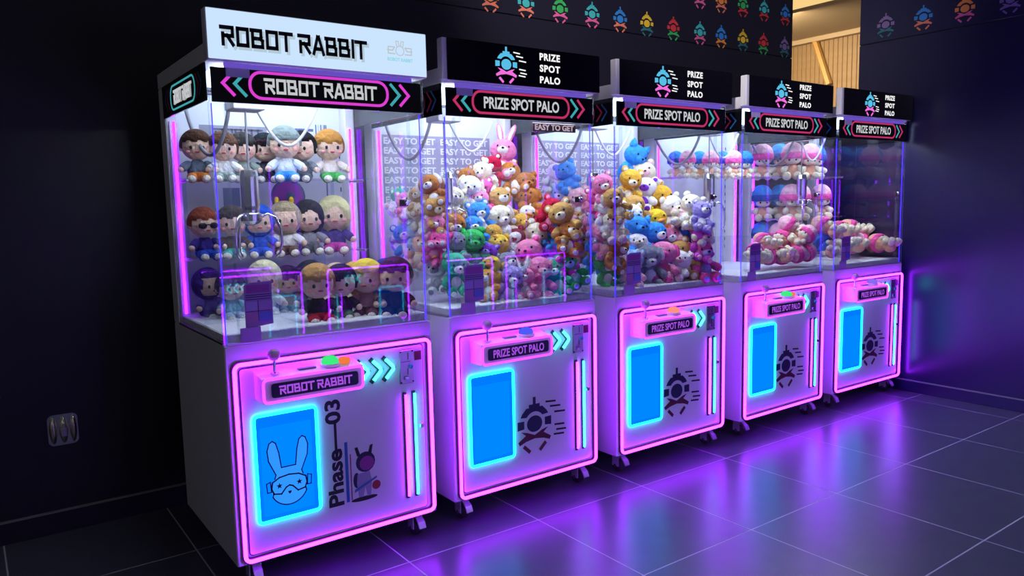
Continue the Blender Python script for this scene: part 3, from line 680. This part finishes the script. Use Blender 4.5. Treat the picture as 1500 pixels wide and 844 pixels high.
def toy(name, kind, c, c2, P, s, yaw, pitch=0, roll=0):
    """unit plush, about 1 high, origin at its middle; s = height in metres"""
    r = bpy.data.objects.new(name, None); COL.objects.link(r); r.location = P; r.scale = (s, s, s); r.empty_display_size = .2
    r.rotation_euler = (Matrix.Rotation(yaw, 4, 'Z') @ Matrix.Rotation(pitch, 4, 'X') @ Matrix.Rotation(roll, 4, 'Y')).to_euler()
    m1 = pm(c); m2 = pm(c2)
    def A(nm, key, fn, mat, par, loc, rot=(0, 0, 0)): return mk(nm, shp(key, fn), mat, par, loc, rot, True)
    if kind in ('bear', 'rabbit', 'cat', 'dog'):
        A('torso', 'bear_torso', lambda: MB().ball((0, 0, 0), (.235, .20, .27), 14, 9, pear), m1, r, (0, 0, -.24))
        A('belly_patch', 'bear_belly', disc(.15, .06, .17), m2, r, (0, -.155, -.26))
        h = A('head', 'bear_head', lambda: MB().ball((0, 0, 0), (.30, .255, .265), 16, 10, headfn), m1, r, (0, -.03, .19))
        A('muzzle', 'bear_muzzle', disc(.125, .085, .09), m2, h, (0, -.235, -.07))
        A('nose', 'bear_nose', disc(.036, .025, .026), EYE, h, (0, -.318, -.04))
        for q in (-1, 1):
            A('eye', 'bear_eye', disc(.026, .018, .028), EYE, h, (q*.125, -.228, .025))
            if kind == 'bear':
                e = A('ear', 'bear_ear', disc(.098, .055, .095), m1, h, (q*.225, .01, .205)); A('inner_ear', 'bear_inner', disc(.06, .02, .058), m2, e, (0, -.045, 0))
            elif kind == 'rabbit':
                e = A('ear', 'rabbit_ear', disc(.075, .04, .25), m1, h, (q*.13, .02, .40), (0, q*.28, 0)); A('inner_ear', 'rabbit_inner', disc(.04, .015, .19), m2, e, (0, -.032, 0))
            elif kind == 'cat':
                A('ear', 'cat_ear', lambda: MB().lathe([(.10, -.02), (.095, .03), (.055, .11), (.012, .165)], n=10), m1, h, (q*.20, .0, .19), (0, q*.35, 0))
            else:
                A('ear', 'dog_ear', disc(.075, .05, .17), m2, h, (q*.285, -.02, .04), (0, -q*.25, 0))
            A('arm', 'bear_arm', limbmesh('a', .085, .095, .30), m1, r, (q*.18, -.06, -.10), (-.75, -q*.75, 0))
            l = A('leg', 'bear_leg', limbmesh('l', .10, .125, .30), m1, r, (q*.14, -.10, -.38), (-1.35, -q*.35, 0))
            A('foot_pad', 'bear_pad', disc(.075, .07, .02), m2, l, (0, 0, -.298))
    elif kind == 'duck':
        A('torso', 'duck_torso', lambda: MB().ball((0, 0, 0), (.27, .30, .24), 14, 9, pear), m1, r, (0, .04, -.22))
        h = A('head', 'duck_head', lambda: MB().ball((0, 0, 0), (.27, .25, .25), 14, 9), m1, r, (0, -.06, .16))
        A('beak', 'duck_beak', lambda: MB().ball((0, 0, 0), (.12, .12, .045), 12, 6), BEAK, h, (0, -.27, -.04))
        A('tuft', 'duck_tuft', disc(.03, .03, .07), m1, h, (0, .02, .27), (.4, 0, 0))
        for q in (-1, 1):
            A('eye', 'bear_eye', disc(.026, .018, .028), EYE, h, (q*.12, -.225, .05))
            A('wing', 'duck_wing', disc(.06, .16, .12), m2, r, (q*.26, .04, -.18), (.3, 0, q*.2))
            A('foot', 'duck_foot', disc(.09, .12, .035), BEAK, r, (q*.13, -.16, -.43))
    elif kind == 'round':
        A('torso', 'round_torso', lambda: MB().ball((0, 0, 0), (.20, .17, .20), 12, 8, pear), pm('peach'), r, (0, 0, -.30))
        h = A('head', 'round_head', lambda: MB().ball((0, 0, 0), (.30, .28, .32), 16, 10), m1, r, (0, -.02, .17))
        A('hat_band', 'round_band', lambda: MB().lathe([(.27, -.13), (.302, -.125), (.312, -.06), (.312, .0), (.300, .05), (.275, .055)], n=20), m2, h, (0, .016, -.02))
        A('face', 'round_face', disc(.20, .10, .10), pm('cream'), h, (0, -.17, -.205))
        for q in (-1, 1):
            A('eye', 'bear_eye', disc(.026, .018, .028), EYE, h, (q*.09, -.262, -.185))
            A('arm', 'round_arm', limbmesh('ra', .07, .085, .24), pm('cream'), r, (q*.15, -.06, -.20), (-.85, -q*.8, 0))
            A('leg', 'round_leg', limbmesh('rl', .085, .11, .26), pm('cream'), r, (q*.12, -.08, -.40), (-1.3, -q*.4, 0))
    elif kind == 'flower':
        A('centre', 'flower_core', disc(.20, .16, .20), m2, r, (0, -.05, 0))
        for k in range(6):
            a = math.pi*k/3; A('petal', 'flower_petal', disc(.16, .10, .22), m1, r, (.30*math.sin(a), 0, .30*math.cos(a)), (0, a, 0))
    return r
SKIN = 'f2cdb4'
def hairfn(style):
    def f(d):
        fr = -d.y                     # +1 at the face
        jag = .07*math.sin(9*d.x)
        lim = {'short': .30+jag, 'fringe': .16+jag, 'swept': .20+.34*d.x+jag*.5}.get(style, .3)
        low = {'short': -.30, 'fringe': -.50, 'swept': -.45}.get(style, -1.2)
        on = d.z > (lim if fr > .30 else low+.5*max(0, fr))
        if style == 'hood': on = not (fr > .35 and .45 > d.z > -.80 and abs(d.x) < .74)
        if style == 'long': on = not (fr > .22 and d.z < .52-.75*abs(d.x) and abs(d.x) < .66)
        q = d*(1.10 if on else .90)
        if style == 'long' and on and d.z < -.2: q = Vector((d.x*1.12, d.y*1.0+.05, d.z*1.40))
        return q
    return f
def doll(name, P, s, yaw, hair, style, shirt, pants, extra=None):
    r = bpy.data.objects.new(name, None); COL.objects.link(r); r.location = P; r.scale = (s, s, s); r.rotation_euler = (0, 0, yaw); r.empty_display_size = .2
    def A(nm, key, fn, mat, par, loc, rot=(0, 0, 0)): return mk(nm, shp(key, fn), mat, par, loc, rot, True)
    sk = pm(SKIN)
    A('torso', 'doll_torso', lambda: MB().ball((0, 0, 0), (.21, .17, .24), 14, 9, pear), pm(shirt), r, (0, 0, -.28))
    A('hips', 'doll_hips', disc(.215, .19, .13), pm(pants), r, (0, -.01, -.40))
    h = A('head', 'doll_head', lambda: MB().ball((0, 0, 0), (.285, .26, .295), 18, 12, headfn), sk, r, (0, -.02, .19))
    A('hair', 'doll_hair_'+style, lambda: MB().ball((0, 0, 0), (.298, .278, .312), 30, 22, hairfn(style)), pm(hair), h, (0, .012, .018))
    A('mouth', 'doll_mouth', disc(.05, .015, .018), pbr('felt_red', (.5, .04, .06), .8), h, (0, -.252, -.125))
    for q in (-1, 1):
        A('eye', 'doll_eye', disc(.030, .016, .038), EYE, h, (q*.115, -.240, -.035))
        A('cheek', 'doll_cheek', disc(.045, .012, .03), pbr('felt_blush', (.85, .35, .32), .9), h, (q*.172, -.208, -.115))
        if style not in ('hood', 'long'): A('ear', 'doll_ear', disc(.04, .05, .06), sk, h, (q*.29, .0, -.04))
        a = A('arm', 'doll_arm', limbmesh('da', .075, .085, .26), pm(shirt), r, (q*.16, -.03, -.14), (-.6, -q*.85, 0))
        A('hand', 'doll_hand', disc(.065, .065, .06), sk, a, (0, 0, -.27))
        l = A('leg', 'doll_leg', limbmesh('dl', .095, .105, .26), pm(pants), r, (q*.12, -.10, -.42), (-1.35, -q*.30, 0))
        A('shoe', 'doll_shoe', disc(.085, .075, .06), pm('f4ece0'), l, (0, 0, -.26))
        if extra == 'glasses': A('sunglasses_lens', 'doll_lens', disc(.09, .02, .065), EYE, h, (q*.11, -.252, -.03))
        if extra == 'horns': A('horn', 'doll_horn', disc(.05, .05, .08), pm('yellow'), h, (q*.14, 0, .36))
    if extra == 'beanie': A('beanie_brim', 'doll_brim', lambda: MB().lathe([(.275, -.03), (.305, -.02), (.305, .04), (.28, .05)], n=20), pm('7f8c88'), h, (0, .02, .12), (.15, 0, 0))
    if extra == 'overalls': A('bib', 'doll_bib', disc(.14, .05, .13), pm('blue'), r, (0, -.14, -.24))
    if extra == 'glasses': A('sunglasses_bridge', 'doll_bridge', disc(.06, .014, .014), EYE, h, (0, -.262, -.01))
    return r

ITEMS = []     # (machine index, colour, kind word, object, px, py)
def facing(P, off=0): return math.atan2(P.x-CX, -(CY-P.y))*-1*1.0 + off
def put(mi, px, py, hpx, c, kind, c2=None, mode='F', yo=0, pit=0, roll=0, dy=0, zbase=None):
    x0, y0, _ = ROW[mi]
    if mode == 'F': P = on_plane(px, py, Vector((0, y0+.135+dy, 1.0)), Vector((0, 1, -.70)))
    elif mode == 'L': P = on_x(px, py, x0+.105+dy)
    else: P = on_y(px, py, y0+mode)
    if P.x > x0+W-.09: P = on_x(px, py, x0+W-.09)
    if P.x < x0+.09: P = on_x(px, py, x0+.09)
    s = max(.09, min(.24, hpx*depth(P)/F_PX))
    P.x = min(max(P.x, x0+.085), x0+W-.085); P.y = min(max(P.y, y0+.095), y0+.60); P.z = max(P.z, .925+.42*s)
    if zbase is not None: P.z = zbase+.44*s
    yaw = math.atan2(P.x-CX, P.y-CY)*-1*.75 + yo
    if c2 is None: c2 = {'white': 'cream', 'cream': 'white'}.get(c, 'white')
    o = toy('plush_'+kind if kind != 'round' else 'plush_doll', kind, c, c2, P, s, yaw, pit, roll)
    ITEMS.append((mi, c, kind, o, px, py)); return o
R_ = random.uniform
M2L = [(736,233,44,'pink','rabbit','white','F'),(722,251,34,'crimson','bear',None,'F'),(709,262,38,'cream','bear',None,'F'),(752,264,38,'orange-brown','bear','white','F'),(686,266,30,'brown','bear',None,'F'),
 (686,281,38,'white','dog','cream','F'),(661,297,36,'cream','cat',None,'F'),(712,284,32,'hot pink','bear','white','F'),(704,300,32,'pink','rabbit','white','F'),(731,302,42,'tan','bear',None,'F'),
 (768,279,40,'brown','bear','orange-brown','F'),(776,298,38,'orange-brown','dog','brown','F'),(702,322,40,'blue','bear',None,'F'),(694,340,36,'blue','dog','white','F'),(733,329,44,'cream','dog',None,'F'),
 (770,320,32,'white','duck','white','F'),(806,316,40,'crimson','bear','pink','F'),(790,332,40,'crimson','dog','crimson','F'),(828,330,44,'tan','bear','cream','F'),(665,338,38,'orange-brown','bear',None,'F'),
 (666,364,38,'grey','dog','grey','F'),(695,366,44,'green','bear','green','F'),(664,397,42,'teal green','bear',None,'F'),(724,368,40,'yellow','bear','golden','F'),(721,350,34,'golden','duck','yellow','F'),
 (742,354,34,'white','flower','pale pink','F'),(755,356,34,'maroon','bear','crimson','F'),(714,376,32,'purple','bear','lavender','F'),(720,394,36,'yellow','duck','golden','F'),(744,396,40,'grey','bear','white','F'),
 (750,424,38,'lavender','bear','white','F'),(765,336,34,'golden','dog','yellow','F'),(781,350,40,'cream','bear','white','F'),(777,384,50,'pink','bear','hot pink','F'),(806,364,38,'green','dog','green','F'),
 (811,351,32,'blue','bear','blue','F'),(811,395,50,'purple','bear','lavender','F'),(789,415,44,'pink','dog','pale pink','F'),(843,350,40,'orange-brown','bear','white','F'),(843,376,38,'magenta','bear','pale pink','F'),
 (824,416,40,'teal green','bear','white','F'),(845,400,40,'green','bear','pale blue','F'),(770,436,34,'pink','rabbit','white','F'),(715,418,36,'golden','bear','cream','F'),
 (633,280,38,'brown','dog','white','L'),(637,314,38,'tan','bear','cream','L'),(639,338,34,'pink','bear','white','L'),(642,358,36,'hot pink','cat','pink','L'),(638,382,30,'yellow','duck','orange','L'),(641,402,38,'white','cat','grey','L'),
 (568,315,34,'white','bear','pale pink','L'),(557,297,26,'teal green','bear','white','L'),(589,308,32,'pink','bear','white','L'),(575,339,36,'white','bear','cream','L'),(590,355,40,'blue','bear','white','L'),(597,376,36,'cream','bear','white','L'),
 (617,368,38,'peach','bear','cream','L'),(557,379,32,'hot pink','bear','pink','L'),(567,361,32,'lavender','bear','white','L'),(613,318,36,'cream','dog','white','L'),(615,294,32,'tan','dog','cream','L'),(610,345,34,'pale blue','bear','white','L')]
M3L = [(925,238,42,'blue','cat','blue','F'),(946,264,40,'cream','bear','pale pink','F'),(946,286,38,'white','bear','purple','F'),(965,296,42,'golden','duck','yellow','F'),(931,310,38,'tan','bear','yellow','F'),(920,272,38,'golden','bear','cream','F'),
 (962,331,42,'yellow','duck','orange','F'),(930,346,44,'blue','cat','blue','F'),(959,354,48,'blue','bear','white','F'),(983,310,38,'white','bear','cream','F'),(1015,314,38,'cream','bear','white','F'),(1030,324,34,'lavender','bear','white','F'),
 (1001,333,42,'pale pink','bear','white','F'),(988,358,38,'pink','bear','white','F'),(1016,356,40,'navy','bear','white','F'),(1040,356,38,'magenta','bear','pale pink','F'),(1033,338,34,'cream','cat','white','F'),
 (972,389,54,'pink','dog','hot pink','F'),(1005,385,48,'tan','bear','cream','F'),(1028,384,46,'hot pink','rabbit','lavender','F'),(947,388,44,'grey','dog','white','F'),(925,326,38,'white','cat','pale blue','F'),(936,368,38,'white','rabbit','cream','F'),
 (995,408,34,'white','bear','pale pink','F'),(925,390,36,'pale blue','bear','white','F'),(925,408,34,'pale pink','bear','white','F'),
 (885,278,36,'pink','bear','white','L'),(876,297,34,'hot pink','bear','white','L'),(888,313,38,'white','dog','cream','L'),(867,316,32,'pink','dog','pink','L'),(870,332,34,'lavender','bear','white','L'),(882,353,36,'pink','bear','pale pink','L'),
 (872,371,36,'blue','dog','blue','L'),(885,394,36,'green','bear','white','L'),(862,342,30,'crimson','bear','white','L'),(860,361,34,'brown','bear','tan','L'),(832,260,36,'blue','bear','blue','L'),(811,270,34,'white','bear','cream','L'),
 (812,291,36,'pale blue','bear','white','L'),(833,310,38,'white','bear','pale blue','L'),(848,296,34,'pale pink','bear','white','L'),(792,282,32,'cream','bear','white','L'),(800,303,30,'white','cat','grey','L'),(818,312,30,'grey','bear','white','L'),
 (850,330,34,'tan','bear','cream','L'),(898,335,36,'cream','bear','pale pink','L'),(900,300,36,'tan','dog','cream','L'),(902,370,36,'orange-brown','bear','cream','L')]
for mi, L in ((1, M2L), (2, M3L)):
    for k, (px, py, h, c, kd, c2, md) in enumerate(L):
        put(mi, px, py, h*1.48, c, kd, c2, md, R_(-.5, .5), R_(-.35, .25), R_(-.45, .45))
# shelves of round-headed plush in machines four and five
def shelf_z(mi, px, py): return on_y(px, py, ROW[mi][1]+.50).z
Z5 = [shelf_z(4, 1150, 258), shelf_z(4, 1150, 318), shelf_z(4, 1150, 372)]; Z4 = shelf_z(3, 1020, 258)
for z in Z5: shelf(MACH[4], z-.002, .40)
shelf(MACH[3], Z4-.002, .40)
for row, L in enumerate(([(1118,'pink'),(1132,'blue'),(1147,'pink'),(1163,'blue'),(1179,'pink'),(1195,'blue')], [(1116,'blue'),(1130,'blue'),(1145,'pink'),(1160,'pink'),(1178,'blue'),(1195,'pink')], [(1114,'blue'),(1127,'pink'),(1142,'blue'),(1158,'pink'),(1173,'blue'),(1190,'pink')])):
    for px, c in L:
        put(4, px, (226, 290, 342)[row], 52, 'pale pink' if c == 'pink' else 'blue', 'round', 'hot pink' if c == 'pink' else 'navy', .49 if c == 'pink' else .55, R_(-.25, .25), zbase=Z5[row])
for k, px in enumerate((990, 1007, 1024, 1041, 1058, 1075, 1091)):
    put(3, px, 240, 40, 'blue' if k % 2 == 0 else 'pale pink', 'round', 'navy' if k % 2 == 0 else 'hot pink', .58 if k % 2 == 0 else .48, R_(-.25, .25), zbase=Z4)
for px, py, pi_, ro in ((1125,360,1.2,.3),(1145,367,1.0,-.5),(1178,365,.8,.6),(1127,376,1.3,.9),(1168,350,.9,-.3),(1160,380,1.3,.5),(1142,386,1.4,-1.0),(1175,385,1.2,1.2),(1152,357,1.0,.2),(1108,372,1.1,-.6),(1190,376,1.2,.2)):
    put(3, px, py, 44, 'pale pink' if (px % 3) else 'peach', 'round', 'hot pink', 'F', R_(-1.2, 1.2), -pi_, ro)
for px, py, pi_, ro, c in ((1238,340,1.3,.3,'pale pink'),(1257,345,1.2,-.5,'peach'),(1224,366,1.3,.6,'pale pink'),(1250,366,1.3,.9,'peach'),(1272,366,1.2,-.3,'pale pink'),(1290,369,1.3,.5,'peach'),(1209,338,1.0,.3,'peach'),(1208,356,.8,.2,'blue')):
    put(4, px, py, 46, c, 'round', 'hot pink' if c != 'blue' else 'navy', 'L' if px < 1215 else .30 if py < 350 else .20, R_(.8, 1.8), -pi_, ro)

# dolls of the first machine
DOL = [(291,226,70,'4a2f22','short','6f7f92','d9813c',None,0,'brown-haired doll plush with orange trousers on the top shelf',.56),
 (336,228,66,'5a3c2c','fringe','f2f0ee','8fa39a',None,0,'doll plush in a white top behind the claw on the top shelf',.56),
 (360,225,66,'33302f','fringe','8a9a90','6f7c78',None,0,'doll plush in a sage outfit, half hidden by the claw, top shelf',.58),
 (384,228,66,'16161a','fringe','23243c','23243c',None,0,'black-haired doll plush in a dark navy jacket on the top shelf',.58),
 (407,227,74,'86938e','short','dfe8f4','3a93e8','beanie',0,'doll plush with grey beanie and blue overalls on the top shelf',.54),
 (441,230,68,'15161c','swept','70747e','54585f',None,-.3,'black-haired doll plush in a grey jacket on the top shelf',.56),
 (482,232,70,'b9813f','fringe','e8d8d0','3fae4a',None,.2,'ginger-haired doll plush with green trousers, right end of top shelf',.56),
 (299,344,70,'9a4f3a','short','3a2c86','2f52c4','glasses',.3,'auburn-haired doll plush wearing dark sunglasses on the middle shelf',.56),
 (341,346,70,'3c2e28','short','5a4338','3fae9e',None,0,'dark brown-haired doll plush with teal trousers on the middle shelf',.56),
 (380,348,70,'2456c8','hood','2f5ed0','2f5ed0',None,0,'doll plush in a bright blue hood and suit on the middle shelf',.54),
 (421,344,72,'leopard','hood','f0ece6','6a5040','horns',0,'doll plush in a leopard hood with yellow horns, middle shelf',.54),
 (452,342,72,'1c181e','long','8a8690','5a5660',None,.1,'long black-haired doll plush in grey on the middle shelf',.56),
 (488,342,76,'ded69a','long','4a2f86','c23aa0',None,0,'long blonde-haired doll plush in a purple jacket on the middle shelf',.56),
 (305,438,74,'4a2c92','hood','6a54b8','53459a',None,.5,'purple-hooded doll plush in the bottom left corner of the first machine',.30),
 (337,420,66,'2c2a44','fringe','8fd0dc','a9c4d8',None,.3,'doll plush in pale turquoise behind the corner post, bottom row',.44),
 (388,405,76,'e2dcb0','long','efe9e0','d8d4e0',None,0,'pale blonde doll plush behind the rules card in the bottom row',.46),
 (420,408,64,'1a171c','fringe','c8a050','8fb0a0',None,0,'small black-haired doll plush beside the pale blonde one, bottom row',.48),
 (466,432,80,'b98a4c','fringe','1a1820','c8202c',None,.15,'light brown-haired doll plush with red trousers standing in the front row',.14),
 (505,436,74,'14161e','swept','17161c','3f7a4a',None,-.1,'black-haired doll plush with green trousers in the front row',.16),
 (541,432,78,'e2c632','short','b98a80','7a4a52',None,-.3,'yellow-haired doll plush in a tan top in the front row',.15),
 (573,434,74,'1f2f7a','fringe','1f3f8c','1f3f8c',None,-.2,'dark blue doll plush beside the yellow-haired one, front row',.16),
 (597,428,76,'3a1622','short','4a1530','2a1020',None,-.2,'maroon doll plush at the right end of the front row',.20),
 (455,402,72,'14182c','short','5a5f78','30344a',None,.1,'doll plush with a navy cap of hair behind the front row',.40),
 (494,404,66,'c9b98c','fringe','d8c8a8','9a8a70',None,0,'sandy blonde doll plush behind the black-haired front doll',.36),
 (521,402,64,'d8a83c','short','e0b050','c09040',None,0,'golden-haired doll plush behind the yellow-haired front doll',.38),
 (548,396,62,'4a3450','fringe','6a4a88','4a3468',None,0,'plum-haired doll plush at the rear right of the first machine',.44),
 (438,385,56,'5a5560','fringe','7a2440','7a2440',None,0,'maroon-clad doll plush below the middle shelf at the back',.58)]
DOLLS = []
for px, py, h, hair, st, sh, pa, ex, yo, lab, y in DOL:
    P = on_y(px, py, y); s = h*depth(P)/F_PX*1.02
    base = 1.474 if py < 250 else 1.167 if py < 360 else .927
    if P.x > W-.10: P = on_x(px, py, W-.10)
    if P.x < .10: P = on_x(px, py, .10)
    P.y = max(P.y, .09)
    P.z = base+.46*s
    o = doll('plush_doll', P, s, -math.atan2(P.x-CX, P.y-CY)*.8+yo, hair, st, sh, pa, ex)
    tag(o, lab, 'plush toy', 'doll plush in the first claw machine')
    DOLLS.append(o)

# let the toys settle: push touching neighbours of one machine apart
for mi in range(5):
    x0, y0, _ = ROW[mi]
    T_ = [[o, .31*o.scale.x, True] for o in DOLLS] if mi == 0 else [[t[3], .30*t[3].scale.x, t[2] == 'round' and abs(t[3].rotation_euler.x) < .1] for t in ITEMS if t[0] == mi]
    for it in range((25, 10, 10, 40, 40)[mi]):
        for i in range(len(T_)):
            for j in range(i):
                a, b = T_[i], T_[j]; d = a[0].location-b[0].location
                if (a[2] or b[2]) and abs(d.z) < .12: d.z = 0
                L = d.length or 1e-6; m_ = (a[1]+b[1])*(.84, .74, .74, .96, .96)[mi]-L
                if m_ > 0 and abs(a[0].location.z-b[0].location.z) < .2:
                    d = d/L*m_*.25; a[0].location += d; b[0].location -= d
        for o, r, fixed in T_:
            l = o.location; l.x = min(max(l.x, x0+.085), x0+W-.085); l.y = min(max(l.y, y0+.09), y0+.60); l.z = max(l.z, .925+.42*o.scale.x)

# labels
NUM = ['', 'second ', 'third ', 'fourth ', 'fifth ', 'sixth ', 'seventh ', 'eighth ', 'ninth ', 'tenth ', 'eleventh ', 'twelfth ', 'thirteenth ', 'fourteenth ']
keys = {}
for it in ITEMS:
    row = ''
    if it[2] == 'round':
        z = it[3].location.z
        row = 'floor pile' if abs(it[3].rotation_euler.x) > .3 or abs(it[3].rotation_euler.y) > .2 else ('top shelf' if it[5] < 260 else 'middle shelf' if it[5] < 310 else 'lowest shelf')
    keys.setdefault((it[0], it[1], it[2], row), []).append(it)
for (mi, c, kd, row), L in keys.items():
    mach = '%s claw machine' % ORDN[mi]
    if kd == 'round':
        L.sort(key=lambda t: t[4])
        for k, it in enumerate(L):
            pos = 'only' if len(L) == 1 else 'leftmost' if k == 0 else 'rightmost' if k == len(L)-1 else NUM[k].strip()+' from left'
            tag(it[3], '%s round-headed plush, %s in the %s of the %s' % (c, pos, row, mach), 'plush toy', 'plush toys in the %s claw machine' % ORDN[mi]); continue
        continue
    L.sort(key=lambda t: -(t[3].location.z))
    word = {'flower': 'flower-shaped plush'}.get(kd, 'plush '+kd)
    for k, it in enumerate(L):
        if len(L) == 1: lab = '%s %s in the heap of the %s' % (c, word, mach)
        elif len(L) == 2: lab = '%s %s, %s of the two in the %s' % (c, word, 'upper' if k == 0 else 'lower', mach)
        else: lab = '%s %s, %s of its colour in the %s' % (c, word, NUM[k]+'highest' if k < len(L)-1 else 'lowest', mach)
        tag(it[3], lab, 'plush toy', 'plush toys in the %s claw machine' % ORDN[mi])
